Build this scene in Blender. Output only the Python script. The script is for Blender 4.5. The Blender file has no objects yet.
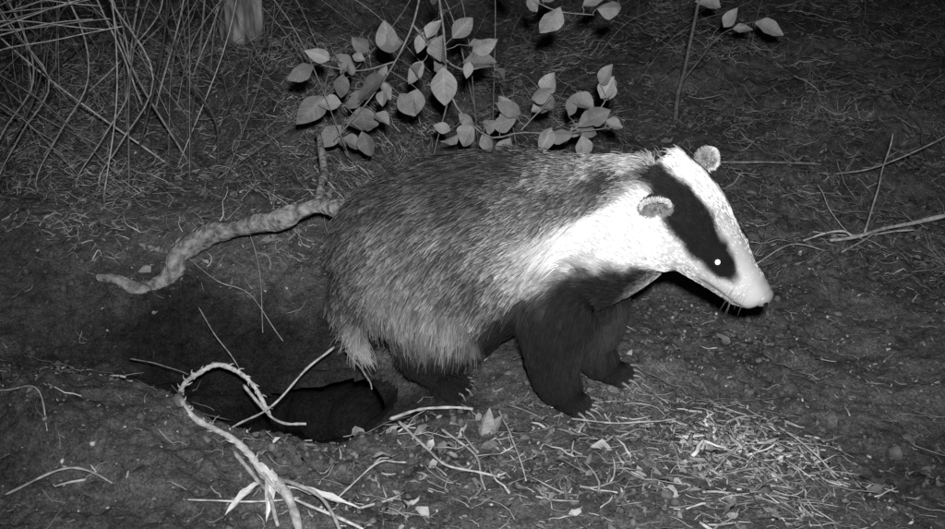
import bpy, math, numpy as np
from mathutils import Vector, kdtree
rng=np.random.default_rng(7)
scene=bpy.context.scene
scene.view_settings.view_transform='Standard'; scene.view_settings.look='None'; scene.view_settings.exposure=0
COL=scene.collection
# ---------------- helpers ----------------
def h3(ix,iy,iz,seed):
    n=(ix*374761393+iy*668265263+iz*2147483647+seed*974634777)&0xffffffff
    n=((n^(n>>13))*1274126177)&0xffffffff
    n=((n^(n>>16))*2246822519)&0xffffffff
    return ((n^(n>>15))&0xffffff)/float(0xffffff)
def noise(x,y,z=0.0,seed=0):
    x=np.asarray(x,float);y=np.asarray(y,float);z=np.zeros_like(x)+z
    fx=np.floor(x);fy=np.floor(y);fz=np.floor(z)
    ix=fx.astype(np.int64);iy=fy.astype(np.int64);iz=fz.astype(np.int64)
    u=x-fx;v=y-fy;w=z-fz
    u=u*u*(3-2*u);v=v*v*(3-2*v);w=w*w*(3-2*w)
    r=0
    for a in (0,1):
        for b in (0,1):
            for c in (0,1):
                r=r+h3(ix+a,iy+b,iz+c,seed)*(u if a else 1-u)*(v if b else 1-v)*(w if c else 1-w)
    return r*2-1
def ss(a,b,x):
    t=np.clip((np.asarray(x,float)-a)/(b-a),0,1); return t*t*(3-2*t)
def nrm(a):
    return a/np.maximum(np.linalg.norm(a,axis=-1,keepdims=True),1e-9)
HX,HY,HA,HB=-.285,-.005,.15,.062     # burrow mouth
def dug_shade(x,y):
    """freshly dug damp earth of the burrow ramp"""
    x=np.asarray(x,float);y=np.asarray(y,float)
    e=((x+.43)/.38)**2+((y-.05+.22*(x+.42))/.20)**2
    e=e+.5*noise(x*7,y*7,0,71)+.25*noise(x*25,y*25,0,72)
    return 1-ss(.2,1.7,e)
def ground(x,y):
    x=np.asarray(x,float);y=np.asarray(y,float)
    z=-.03+0*x
    sy=np.where(y>-.08,.13,.10)
    z=z-.16*np.exp(-((x+.30)/.18)**2-((y+.07)/sy)**2)
    z=z-.08*np.exp(-((x+.62)/.26)**2-((y-.06)/.13)**2)
    z=z+.105*np.exp(-((x+.68)/.25)**2-((y+.25)/.13)**2)
    yw=y+.07*noise(x*3.1,y*3.1,0,15)
    z=z+.13*ss(.04,.50,yw)*ss(-.05,-.35,x)
    z=z+.12*np.maximum(y-.45,0)*ss(.3,1.2,y)
    z=z-.03*np.exp(-((x-.85)/.22)**2-((y+.18)/.2)**2)
    z=z+.035*noise(x*1.7,y*1.7,0,1)*ss(.2,.8,np.hypot(x-.05,y))
    sm=ss(.25,.55,x+.25*noise(x*3,y*3,0,16))*ss(.45,.25,y)
    rough=.5+.85*ss(-.15,.35,noise(x*2.6,y*2.6,0,5)+.25*ss(.2,.6,y))
    rough=rough*(1-.65*dug_shade(x,y))*(1-.4*sm)
    z=z+.018*noise(x*5,y*5,0,2)*rough
    z=z+.011*noise(x*15,y*15,0,3)*rough+.007*noise(x*38,y*38,0,4)*rough+.005*noise(x*85,y*85,0,6)*rough
    return z
def new_obj(name,mesh,mat=None,parent=None):
    o=bpy.data.objects.new(name,mesh); COL.objects.link(o)
    if mat: mesh.materials.append(mat)
    if parent: o.parent=parent
    return o
def mesh_np(name,V,F,smooth=True,tone=None):
    me=bpy.data.meshes.new(name)
    V=np.ascontiguousarray(V,dtype=np.float32)
    F=[np.asarray(f) for f in F]
    me.vertices.add(len(V)); me.vertices.foreach_set('co',V.ravel())
    idx=np.concatenate([f.ravel() for f in F]).astype(np.int32)
    cnt=np.concatenate([np.full(len(f),f.shape[1]) for f in F]).astype(np.int32)
    st=np.concatenate([[0],np.cumsum(cnt)[:-1]]).astype(np.int32)
    me.loops.add(len(idx)); me.loops.foreach_set('vertex_index',idx)
    me.polygons.add(len(cnt)); me.polygons.foreach_set('loop_start',st)
    me.update(calc_edges=True); me.validate()
    if smooth: me.polygons.foreach_set('use_smooth',np.ones(len(me.polygons),bool))
    if tone is not None:
        a=me.attributes.new('tone','FLOAT','POINT'); a.data.foreach_set('value',np.ascontiguousarray(tone,dtype=np.float32))
    return me
def catmull(P,n):
    P=np.asarray(P,float); m=len(P)
    E=np.vstack([2*P[0]-P[1],P,2*P[-1]-P[-2]])
    t=np.linspace(0,m-1,n); i=np.clip(t.astype(int),0,m-2); f=(t-i)[:,None]
    a,b,c,d=E[i],E[i+1],E[i+2],E[i+3]
    return .5*((2*b)+(-a+c)*f+(2*a-5*b+4*c-d)*f**2+(-a+3*b-3*c+d)*f**3)
def tubes(C,R,sides=4,flat=None):
    C=np.asarray(C,float);N,K,_=C.shape
    T=nrm(np.gradient(C,axis=1))
    ref=np.where(np.abs(T[...,2:3].mean(1,keepdims=True))>.8,np.array([0,1.,0]),np.array([0,0,1.]))
    S=nrm(np.cross(T,np.broadcast_to(ref,T.shape))); U=np.cross(S,T)
    if flat is not None:
        an=rng.uniform(-.8,.8,N)[:,None,None]; S,U=S*np.cos(an)+U*np.sin(an),(U*np.cos(an)-S*np.sin(an))*flat[:,None,None]
    a=np.arange(sides)*2*math.pi/sides
    V=C[:,:,None,:]+R[:,:,None,None]*(S[:,:,None,:]*np.cos(a)[None,None,:,None]+U[:,:,None,:]*np.sin(a)[None,None,:,None])
    n,k,s=np.meshgrid(np.arange(N),np.arange(K-1),np.arange(sides),indexing='ij')
    b=n*K*sides
    F=np.stack([b+k*sides+s,b+k*sides+(s+1)%sides,b+(k+1)*sides+(s+1)%sides,b+(k+1)*sides+s],-1).reshape(-1,4)
    cap=(np.arange(N)[:,None]*K*sides+np.arange(sides)[None,::-1]); cap2=(np.arange(N)[:,None]*K*sides+(K-1)*sides+np.arange(sides)[None,:])
    return V.reshape(-1,3),[F,cap,cap2]
def merge(parts):
    V=[];F=[];off=0
    for v,f in parts:
        V.append(v)
        for q in f: F.append(np.asarray(q)+off)
        off+=len(v)
    return np.vstack(V),F
# ---------------- materials ----------------
def diffuse(m):
    nt=m.node_tree; nt.nodes.remove(nt.nodes['Principled BSDF']); d=nt.nodes.new('ShaderNodeBsdfDiffuse'); d.inputs['Roughness'].default_value=0
    nt.links.new(d.outputs[0],nt.nodes['Material Output'].inputs['Surface']); return d
def gmat(name,lo,hi,scale=20,rough=.85,bump=.3,tone=False,bscale=None,detail=4,dist=.004,aniso=None):
    m=bpy.data.materials.new(name); m.use_nodes=True; nt=m.node_tree; N=nt.nodes; L=nt.links
    b=diffuse(m)
    g=N.new('ShaderNodeNewGeometry'); vec=g.outputs['Position']
    if aniso:
        mp=N.new('ShaderNodeMapping'); mp.inputs['Scale'].default_value=aniso; L.new(vec,mp.inputs['Vector']); vec=mp.outputs[0]
    n=N.new('ShaderNodeTexNoise'); n.inputs['Scale'].default_value=scale; n.inputs['Detail'].default_value=detail
    L.new(vec,n.inputs['Vector'])
    r=N.new('ShaderNodeValToRGB'); r.color_ramp.elements[0].position=.32; r.color_ramp.elements[1].position=.68
    r.color_ramp.elements[0].color=(lo,lo,lo,1); r.color_ramp.elements[1].color=(hi,hi,hi,1)
    L.new(n.outputs['Fac'],r.inputs['Fac'])
    out=r.outputs['Color']
    if tone:
        a=N.new('ShaderNodeAttribute'); a.attribute_name='tone'
        mx=N.new('ShaderNodeMix'); mx.data_type='RGBA'; mx.blend_type='MULTIPLY'; mx.inputs[0].default_value=1
        L.new(out,mx.inputs[6]); L.new(a.outputs['Fac'],mx.inputs[7]); out=mx.outputs[2]
    L.new(out,b.inputs['Color'])
    if bump:
        n2=N.new('ShaderNodeTexNoise'); n2.inputs['Scale'].default_value=bscale or scale*3; n2.inputs['Detail'].default_value=4
        L.new(vec,n2.inputs['Vector'])
        bp=N.new('ShaderNodeBump'); bp.inputs['Strength'].default_value=bump; bp.inputs['Distance'].default_value=dist
        L.new(n2.outputs['Fac'],bp.inputs['Height']); L.new(bp.outputs['Normal'],b.inputs['Normal'])
    return m
def soil_mat():
    m=bpy.data.materials.new('soil'); m.use_nodes=True; nt=m.node_tree; N=nt.nodes; L=nt.links
    b=diffuse(m)
    g=N.new('ShaderNodeNewGeometry')
    def nz(s,d=6,ro=.6):
        n=N.new('ShaderNodeTexNoise'); n.inputs['Scale'].default_value=s; n.inputs['Detail'].default_value=d; n.inputs['Roughness'].default_value=ro
        L.new(g.outputs['Position'],n.inputs['Vector']); return n.outputs['Fac']
    def ramp(f,p0,c0,p1,c1):
        r=N.new('ShaderNodeValToRGB'); e=r.color_ramp.elements; e[0].position=p0;e[1].position=p1;e[0].color=(c0,c0,c0,1);e[1].color=(c1,c1,c1,1); L.new(f,r.inputs['Fac']); return r.outputs['Color']
    def mul(a,c):
        x=N.new('ShaderNodeMix'); x.data_type='RGBA'; x.blend_type='MULTIPLY'; x.inputs[0].default_value=1; L.new(a,x.inputs[6]); L.new(c,x.inputs[7]); return x.outputs[2]
    c=mul(ramp(nz(4.5,6,.7),.34,.14,.66,.36),ramp(nz(60,5,.8),.32,.34,.68,1.0))
    c=mul(c,ramp(nz(260,2,.7),.33,.38,.70,1.0))
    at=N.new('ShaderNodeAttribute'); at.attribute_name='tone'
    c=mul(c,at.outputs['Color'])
    L.new(c,b.inputs['Color'])
    bp=N.new('ShaderNodeBump'); bp.inputs['Strength'].default_value=1; bp.inputs['Distance'].default_value=.009
    L.new(nz(85,6,.8),bp.inputs['Height']); L.new(bp.outputs['Normal'],b.inputs['Normal'])
    return m
M_soil=soil_mat()
M_litter=gmat('dry_litter',.5,1.0,60,.85,0,True)
M_bark=gmat('bark',.07,.40,38,.9,.9,False,60,dist=.01,aniso=(1,1,.22))
M_root=gmat('root_bark',.09,.34,70,.95,1.0,False,110,dist=.008)
M_stem=gmat('stem',.45,1.0,90,.8,0,True)
M_stone=gmat('pebble',.6,1.0,80,.9,0,True)
def leaf_mat():
    m=bpy.data.materials.new('leaf'); m.use_nodes=True; nt=m.node_tree; N=nt.nodes; L=nt.links
    b=N['Principled BSDF']; b.inputs['Roughness'].default_value=.55; b.inputs['Specular IOR Level'].default_value=.3
    ta=N.new('ShaderNodeAttribute'); ta.attribute_name='tone'
    va=N.new('ShaderNodeAttribute'); va.attribute_name='lv'
    sp=N.new('ShaderNodeSeparateXYZ'); L.new(va.outputs['Vector'],sp.inputs[0])
    def ma(op,a,c,d=None):
        x=N.new('ShaderNodeMath'); x.operation=op
        for i,k in enumerate((a,c,d)):
            if k is None: continue
            if isinstance(k,(int,float)): x.inputs[i].default_value=k
            else: L.new(k,x.inputs[i])
        return x.outputs[0]
    au=ma('ABSOLUTE',sp.outputs[0],0)
    ph=ma('MULTIPLY',ma('SUBTRACT',sp.outputs[1],ma('MULTIPLY',au,.22)),44.0)
    sv=ma('POWER',ma('MULTIPLY_ADD',ma('SINE',ph,0),.5,.5),6.0)
    mid=ma('LESS_THAN',au,.045)
    vein=ma('MAXIMUM',ma('MULTIPLY',sv,.45),mid)
    tex=N.new('ShaderNodeTexNoise'); tex.inputs['Scale'].default_value=60; g=N.new('ShaderNodeNewGeometry'); L.new(g.outputs['Position'],tex.inputs['Vector'])
    base=ma('MULTIPLY',ta.outputs['Fac'],ma('MULTIPLY_ADD',tex.outputs['Fac'],.8,.6))
    c=ma('MULTIPLY',base,ma('MULTIPLY_ADD',vein,.30,.92))
    cb=N.new('ShaderNodeCombineColor')
    for i in range(3): L.new(c,cb.inputs[i])
    L.new(cb.outputs[0],b.inputs['Base Color'])
    bp=N.new('ShaderNodeBump'); bp.inputs['Strength'].default_value=.6; bp.inputs['Distance'].default_value=.0012; bp.invert=True
    L.new(vein,bp.inputs['Height']); L.new(bp.outputs['Normal'],b.inputs['Normal'])
    return m
M_leaf=leaf_mat()
# ---------------- ground ----------------
def axis(segs):
    out=[]
    for a,b,s in segs: out.append(np.arange(a,b,s))
    return np.concatenate(out+[np.array([segs[-1][1]])])
xs=axis([(-40,-6,2.0),(-6,-2.4,.2),(-2.4,-1.15,.02),(-1.15,1.15,.006),(1.15,2.4,.02),(2.4,6,.2),(6,40,2.0)])
ys=axis([(-30,-4,2.0),(-4,-.9,.1),(-.9,.9,.006),(.9,1.8,.011),(1.8,4.5,.025),(4.5,10,.3),(10,50,2.5)])
X,Y=np.meshgrid(xs,ys); Z=ground(X,Y)
V=np.stack([X,Y,Z],-1).reshape(-1,3); nx,ny=len(xs),len(ys)
i,j=np.meshgrid(np.arange(nx-1),np.arange(ny-1)); q=(j*nx+i).ravel()
F=np.stack([q,q+1,q+1+nx,q+nx],-1)
cx=V[F].mean(1); inh=((cx[:,0]-HX)/HA)**2+((cx[:,1]-HY)/HB)**2<1
F=F[~inh]
gt=1-.78*dug_shade(V[:,0],V[:,1])  # burrow shade painted into the dug soil's tone
SA=64; KT=46
an=np.arange(SA)*2*math.pi/SA
path=catmull([(HX,HY,-.12),(HX+.01,.10,-.18),(HX+.05,.24,-.28),(-.12,.40,-.40),(.06,.50,-.52),(.26,.54,-.62)],KT)
TV=[]
for k in range(KT):
    w=ss(0,7,k); ex=path[k,0]+np.cos(an)*(HA*1.04*(1-w)+.12*w); ey=path[k,1]+np.sin(an)*HB*1.06*(1-w)
    zc=ground(ex,ey); ez=zc*(1-w)+(path[k,2]+np.sin(an)*.085)*w-.001
    p=np.stack([ex,ey,ez],-1)
    if k>0:
        dn=.012*noise(p[:,0]*18,p[:,1]*18,p[:,2]*18,81)*min(1,k/4)
        p=p+dn[:,None]*nrm(p-path[k])
    TV.append(p)
TV=np.array(TV).reshape(-1,3)
k,s=np.meshgrid(np.arange(KT-1),np.arange(SA),indexing='ij')
TF=np.stack([k*SA+s,k*SA+(s+1)%SA,(k+1)*SA+(s+1)%SA,(k+1)*SA+s],-1).reshape(-1,4)
TC=((KT-1)*SA+np.arange(SA))[None]
nV=len(V)
new_obj('ground',mesh_np('ground',np.vstack([V,TV]),[F,TF+nV,TC+nV],True,np.concatenate([gt,np.full(len(TV),.22)])),M_soil)  # tunnel walls carry the same painted shade
# ---------------- scatter ----------------
def samp(n,x0,x1,y0,y1,wf=None):
    P=[];k=0
    while k<n:
        x=rng.uniform(x0,x1,n*2);y=rng.uniform(y0,y1,n*2)
        m=((x-HX)/(HA+.02))**2+((y-HY)/(HB+.02))**2>1
        if wf is not None: m&=rng.random(n*2)<wf(x,y)
        P.append(np.stack([x[m],y[m]],-1));k+=m.sum()
    return np.vstack(P)[:n]
def litter_w(x,y):
    patch=ss(-.25,.35,noise(x*3.3,y*3.3,0,11))
    right=ss(.45,.65,x)*ss(.35,.1,y)*.55
    base=.36+.6*ss(.25,.6,y)+.5*ss(.0,-.2,y)*ss(-.25,-.05,x)
    return np.clip(base*(.2+.95*patch)*(1-right)*(1-.96*dug_shade(x,y)),0,1)
def twigs(n,P,Lr,Rr,tone,bend=.12,tilt=.25,K=6,lift=.002,kink=.05,flat=False):
    L=Lr[0]+(Lr[1]-Lr[0])*rng.random(n)**1.6; r=Rr[0]+(Rr[1]-Rr[0])*rng.random(n)**1.5
    a=rng.uniform(0,2*math.pi,n); s=np.linspace(-.5,.5,K)
    d=np.stack([np.cos(a),np.sin(a)],-1); e=np.stack([-np.sin(a),np.cos(a)],-1)
    bd=rng.normal(0,bend,n)
    side=np.cos(s*math.pi)[None]*bd[:,None]+rng.normal(0,kink,(n,K))
    xy=P[:,None,:]+d[:,None,:]*s[None,:,None]*L[:,None,None]+e[:,None,:]*(side*L[:,None])[...,None]
    z0=ground(P[:,0],P[:,1])[:,None]; zg=ground(xy[...,0],xy[...,1])
    tl=np.abs(rng.normal(0,tilt,n))[:,None]
    z=np.maximum(zg, z0*.6+zg*.4)+lift+(s+.5)[None]*L[:,None]*tl+r[:,None]*.5
    C=np.concatenate([xy,z[...,None]],-1)
    R=r[:,None]*(1-.55*np.linspace(0,1,K)**2)[None]
    v,f=tubes(C,R,4,rng.uniform(.15,.5,n) if flat else None)
    t=np.repeat(tone[0]+(tone[1]-tone[0])*rng.random(n)**1.7,K*4)
    return v,f,t
def join_t(parts):
    v,f=merge([(p[0],p[1]) for p in parts]); return v,f,np.concatenate([p[2] for p in parts])
parts=[]
P=samp(11500,-1.7,1.7,-.6,2.6,litter_w); parts.append(twigs(11500,P,(.006,.045),(.0004,.0012),(.08,.45)))
P=samp(1100,-1.8,1.8,-.6,2.8,litter_w); parts.append(twigs(1100,P,(.04,.14),(.0006,.0018),(.10,.48),.10,.15,8,.004,.02))
P=samp(6500,-1.8,1.8,.35,3.0,lambda x,y:.35+.5*ss(.1,-.5,x)); parts.append(twigs(6500,P,(.02,.08),(.0004,.0010),(.10,.45),.4,.7,7,.002))
P=samp(5500,-1.5,-.1,.28,1.5,lambda x,y:.2+.8*ss(-.3,.2,noise(x*5,y*5,0,17))); parts.append(twigs(5500,P,(.01,.06),(.0005,.0014),(.2,.7),.3,.5,7,.002))
P=samp(3000,.0,1.7,.40,2.6,lambda x,y:.1+.9*ss(-.1,.4,noise(x*4,y*4,0,18))); parts.append(twigs(3000,P,(.015,.09),(.0005,.0014),(.18,.65),.25,.25,7,.002))
v,f,t=join_t(parts)
new_obj('twig_litter',mesh_np('twig_litter',v,f,True,t),M_litter)
parts=[]
def blob(n,cx,cy,sx,sy): return np.stack([rng.normal(cx,sx,n),rng.normal(cy,sy,n)],-1)
def straw(n,B,L,R,tone): parts.append(twigs(n,B,L,R,tone,.10,.10,5,.002,.025,True))
straw(110,blob(110,.40,-.25,.045,.03),(.012,.07),(.0012,.0050),(.25,.85))
straw(140,blob(140,.46,-.30,.08,.06),(.012,.08),(.0008,.0036),(.2,.75))
straw(160,blob(160,.34,-.20,.12,.035),(.012,.06),(.0007,.0030),(.2,.65))
straw(250,blob(250,.12,-.33,.18,.07),(.012,.08),(.0006,.0028),(.16,.55))
straw(150,blob(150,.47,-.40,.07,.05),(.015,.07),(.0006,.0032),(.2,.65))
straw(90,blob(90,.27,-.12,.10,.02),(.012,.05),(.0005,.0014),(.2,.5))
straw(300,samp(300,-.9,1.0,-.5,.3,lambda x,y:1-dug_shade(x,y)),(.008,.05),(.0006,.0026),(.2,.6))
v,f,t=join_t(parts)
new_obj('dry_straw',mesh_np('dry_straw',v,f,True,t),M_litter)
def leafbits(n,P,S,tone,flat=.35):
    tv=np.array([[-1,0,0],[-.5,.38,.10],[.2,.45,.16],[.75,.22,.08],[1.05,0,.0],[.7,-.26,.1],[.1,-.46,.18],[-.55,-.34,.12],[0,0,-.03]],float)
    tf=np.array([[k,(k+1)%8,8] for k in range(8)])
    s=rng.uniform(S[0],S[1],n); a=rng.uniform(0,6.283,n)
    vv=tv[None]*s[:,None,None]*np.stack([np.ones(n),rng.uniform(.5,1.3,n),rng.uniform(-1,2.5,n)],-1)[:,None,:]
    vv=vv+rng.normal(0,.12,vv.shape)*s[:,None,None]
    t1=rng.normal(0,flat,n);t2=rng.normal(0,flat,n)
    def R(ax,an,v):
        c,s_=np.cos(an)[:,None],np.sin(an)[:,None]; x,y,z=v[...,0],v[...,1],v[...,2]
        if ax==0: return np.stack([x,c*y-s_*z,s_*y+c*z],-1)
        if ax==1: return np.stack([c*x+s_*z,y,-s_*x+c*z],-1)
        return np.stack([c*x-s_*y,s_*x+c*y,z],-1)
    vv=R(2,a,R(1,t2,R(0,t1,vv)))
    base=np.concatenate([P,(ground(P[:,0],P[:,1])+s*.25)[:,None]],-1)
    vv=vv+base[:,None,:]
    F=(np.arange(n)[:,None,None]*9+tf[None]).reshape(-1,3)
    return vv.reshape(-1,3),[F],np.repeat(tone[0]+(tone[1]-tone[0])*rng.random(n)**2,9)
parts=[leafbits(9500,samp(9500,-1.8,1.8,-.6,2.8,litter_w),(.0018,.009),(.08,.40)),
       leafbits(4000,samp(4000,-1.0,1.1,-.6,.4,lambda x,y:(.2+.8*ss(-.3,.3,noise(x*6,y*6,0,19)))*(1-dug_shade(x,y))),(.0012,.005),(.12,.55)),
       leafbits(300,samp(300,-1.8,1.8,-.6,2.8,litter_w),(.010,.018),(.09,.30),.45),
       leafbits(170,blob(170,.2,-.32,.26,.08),(.006,.017),(.16,.5),.4),leafbits(150,blob(150,.43,-.28,.07,.05),(.003,.010),(.25,.7),.4)]
v,f,t=join_t(parts)
new_obj('leaf_litter',mesh_np('leaf_litter',v,f,True,t),M_litter)
def crumbs(n,P,S,tone):
    g=(1+5**.5)/2
    tv=np.array([[-1,g,0],[1,g,0],[-1,-g,0],[1,-g,0],[0,-1,g],[0,1,g],[0,-1,-g],[0,1,-g],[g,0,-1],[g,0,1],[-g,0,-1],[-g,0,1]])/1.9
    tf=np.array([[0,11,5],[0,5,1],[0,1,7],[0,7,10],[0,10,11],[1,5,9],[5,11,4],[11,10,2],[10,7,6],[7,1,8],[3,9,4],[3,4,2],[3,2,6],[3,6,8],[3,8,9],[4,9,5],[2,4,11],[6,2,10],[8,6,7],[9,8,1]])
    s=S[0]+(S[1]-S[0])*rng.random(n)**3
    vv=(tv[None]+rng.normal(0,.17,(n,12,3)))*s[:,None,None]*rng.uniform(.6,1.2,(n,1,3))
    vv=vv+np.concatenate([P,(ground(P[:,0],P[:,1])+s*.2)[:,None]],-1)[:,None,:]
    return vv.reshape(-1,3),[(np.arange(n)[:,None,None]*12+tf[None]).reshape(-1,3)],np.repeat(rng.uniform(tone[0],tone[1],n)*(1-.7*dug_shade(P[:,0],P[:,1])),12)  # crumbs darken with the painted burrow shade
parts=[crumbs(13000,samp(13000,-1.5,1.5,-.65,1.6,lambda x,y:(.1+.9*ss(-.1,.4,noise(x*4,y*4,0,21)))*(1-.6*dug_shade(x,y))),(.0012,.008),(.06,.15)),
       crumbs(500,samp(500,-1.4,1.4,-.65,1.5,lambda x,y:1-.8*dug_shade(x,y)),(.003,.015),(.07,.16)),
       crumbs(220,samp(220,-1.2,1.3,-.6,.8,lambda x,y:1-dug_shade(x,y)),(.0015,.005),(.3,.6))]
v,f,t=join_t(parts)
new_obj('pebbles',mesh_np('pebbles',v,f,True,t),M_stone)
# ---------------- named sticks/root/trunk ----------------
def tube_obj(name,lists,mat,sides=6,K=28,parent=None,knob=0,wob=0,wf=3.5):
    parts=[];tt=[]
    for n_,(pts,r0,r1,tone) in enumerate(lists):
        c=catmull(pts,K); rr=np.linspace(r0,r1,K)
        if wob:
            q=np.linspace(0,wf,K); c=c+wob*np.stack([noise(q,q*0+n_*7.3,0,91),noise(q,q*0+n_*7.3,0,92),noise(q,q*0+n_*7.3,0,93)],-1)
        if knob: rr=rr*(1+knob*noise(np.arange(K)*.9,np.full(K,r0*999),0,9))
        v,f=tubes(c[None],rr[None],sides)
        parts.append((v,f)); tt.append(np.full(len(v),tone))
    v,f=merge(parts)
    return new_obj(name,mesh_np(name,v,f,True,np.concatenate(tt)),mat,parent)
def knobby(name,chains,mat,sides=26,K=130,amp=.28,fs=28):
    parts=[]
    for pts,rad in chains:
        c=catmull(pts,K); r=np.interp(np.linspace(0,1,K),np.linspace(0,1,len(rad)),rad)
        q=np.linspace(0,1,K)*len(pts)*1.2; c=c+.008*np.stack([noise(q,q*0,0,94),noise(q,q*0,0,95),noise(q,q*0,0,96)],-1)
        v,f=tubes(c[None],r[None],sides)
        v=v.reshape(K,sides,3); d=v-c[:,None,:]
        n=noise(v[...,0]*fs,v[...,1]*fs,v[...,2]*fs,31)+.4*noise(v[...,0]*fs*2.6,v[...,1]*fs*2.6,v[...,2]*fs*2.6,32)+.25*noise(v[...,0]*fs*7,v[...,1]*fs*7,v[...,2]*fs*7,33)
        v=c[:,None,:]+d*(1+amp*n)[...,None]
        parts.append((v.reshape(-1,3),f))
    v,f=merge(parts); return new_obj(name,mesh_np(name,v,f,True),mat)
def lay(pts,o): return [(x,y,max(z,float(ground(x,y))+o)) for x,y,z in pts]
knobby('tree_root',[(lay([(-.74,.25,-.05),(-.69,.235,-.03),(-.64,.235,.0),(-.595,.25,.04),(-.565,.275,.075),(-.52,.29,.10),(-.445,.27,.122)],.008)+[(-.365,.26,.158),(-.305,.255,.184),(-.255,.24,.178),(-.228,.23,.140),(-.225,.24,.07)],[.007,.011,.015,.018,.020,.022,.018,.020,.016,.019,.017,.014]),
  (lay([(-.54,.29,.09),(-.60,.31,.07),(-.67,.34,.05),(-.74,.40,.03)],.004),[.011,.009,.006,.003]),
  ([(-.30,.26,.180),(-.30,.38,.20),(-.325,.5,.24),(-.33,.62,.22)],[.008,.008,.006,.004])],M_root)
def trunk():
    e=bpy.data.objects.new('tree',None); COL.objects.link(e)
    bx,by=-.66,1.50; bz=float(ground(bx,by))
    K=200;sides=72
    c=catmull([(bx-.02,by,bz-.1),(bx,by,bz+.1),(bx+.02,by,bz+.6),(bx+.06,by+.05,bz+1.4),(bx+.03,by+.1,bz+2.6)],K)
    r=np.interp(np.linspace(0,1,K),[0,.05,.1,.25,1],[.12,.080,.064,.058,.04])
    v,f=tubes(c[None],r[None],sides); v=v.reshape(K,sides,3); d=v-c[:,None,:]
    n=noise(v[...,0]*50,v[...,1]*50,v[...,2]*5,41); n2=noise(v[...,0]*110,v[...,1]*110,v[...,2]*25,42)
    v=c[:,None,:]+d*(1+.18*n+.08*n2)[...,None]
    new_obj('trunk',mesh_np('trunk',v.reshape(-1,3),f),M_bark,e)
    ls=[]
    for k in range(9):
        a=rng.uniform(0,6.28);z=bz+rng.uniform(1.2,2.5);l=rng.uniform(.5,1.1)
        p0=np.array([bx+.04,by+.06,z]);d=np.array([math.cos(a),math.sin(a),.5])
        ls.append(([p0,p0+d*l*.4+[0,0,.05],p0+d*l],.02,.004,.3))
    tube_obj('limbs',ls,M_stem,6,14,e)
    LP.append((e,bx,by,bz))
LP=[]
# ---------------- leaves ----------------
def leaf_geo(specs):
    A=12;B=7;VV=[];LV=[];TT=[];FF=[];off=0
    for base,ax,nn,Ln,wr,fold,tone in specs:
        ax=nrm(np.array(ax,float)); nn=np.array(nn,float); nn=nrm(nn-ax*np.dot(nn,ax)); sd=np.cross(nn,ax)
        pk=rng.uniform(.38,.48)
        s=np.linspace(0,1,A); w=np.where(s<pk,np.sin(np.clip(s/pk,0,1)*1.5708)**.95,np.cos((s-pk)/(1-pk)*1.5708)**.9); w[0]=.03; w[-1]=.01
        u=np.linspace(-1,1,B)
        S,U=np.meshgrid(s,u,indexing='ij'); W=np.repeat(w[:,None],B,1)
        droop=-rng.uniform(.02,.30)*S**2; tw=rng.normal(0,.4); cv=rng.normal(0,.07)
        h=fold*np.abs(U)*W*wr*.5+droop+.02*np.sin(S*19+U*2)*np.abs(U)+tw*(S-.4)*U*W*wr*.5
        p=np.array(base)[None,None]+Ln*(S[...,None]*ax+(U*W*wr*.5+cv*S*S)[...,None]*sd+h[...,None]*nn)
        VV.append(p.reshape(-1,3)); LV.append(np.stack([U,S,0*U],-1).reshape(-1,3)); TT.append(np.full(A*B,tone))
        i,j=np.meshgrid(np.arange(A-1),np.arange(B-1),indexing='ij'); q=off+(i*B+j).ravel()
        FF.append(np.stack([q,q+1,q+1+B,q+B],-1)); off+=A*B
    return np.vstack(VV),[np.vstack(FF)],np.concatenate(TT),np.vstack(LV)
def leaves_obj(name,specs,parent=None):
    v,f,t,lv=leaf_geo(specs); me=mesh_np(name,v,f,True,t)
    a=me.attributes.new('lv','FLOAT_VECTOR','POINT'); a.data.foreach_set('vector',np.ascontiguousarray(lv,dtype=np.float32).ravel())
    return new_obj(name,me,M_leaf,parent)
trunk()
e,bx,by,bz=LP[0]
sp=[]
for k in range(600):
    c=np.array([bx,by,bz+2.5])+rng.normal(0,1,3)*[.5,.5,.3]
    sp.append((c,rng.normal(0,1,3),rng.normal(0,1,3)+[0,0,1],rng.uniform(.05,.09),.55,.3,rng.uniform(.2,.4)))
leaves_obj('crown',sp,e)
shrub=bpy.data.objects.new('leafy_shrub',None); COL.objects.link(shrub)
branches=[[(-.08,.60,.62),(-.10,.56,.55),(-.12,.53,.47),(-.16,.50,.40),(-.21,.49,.33),(-.25,.48,.28),(-.29,.47,.24)],
 [(-.12,.53,.47),(-.07,.5,.42),(-.02,.48,.39),(.04,.47,.40)],
 [(-.09,.62,.62),(-.06,.55,.45),(-.045,.5,.33),(.03,.48,.25),(.10,.47,.26),(.18,.46,.26),(.29,.45,.275)],
 [(.10,.47,.265),(.13,.47,.30),(.16,.46,.335)],[(.2,.46,.262),(.25,.46,.30),(.275,.46,.335)],
 [(.0,.6,.66),(.08,.54,.55),(.15,.5,.51),(.24,.48,.50)],
 [(-.16,.50,.40),(-.24,.49,.385),(-.31,.48,.40)],
 [(-.045,.5,.33),(-.08,.55,.20),(-.11,.60,.03)],[(-.08,.60,.62),(-.02,.75,.45),(.02,.9,.04)],[(.0,.6,.66),(.05,.8,.5),(.05,.95,.04)]]
lists=[(b,.0028 if k<3 else .0017,.0010,.26) for k,b in enumerate(branches)]
BP=np.vstack([catmull(b,40) for b in branches[:7]])
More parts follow.
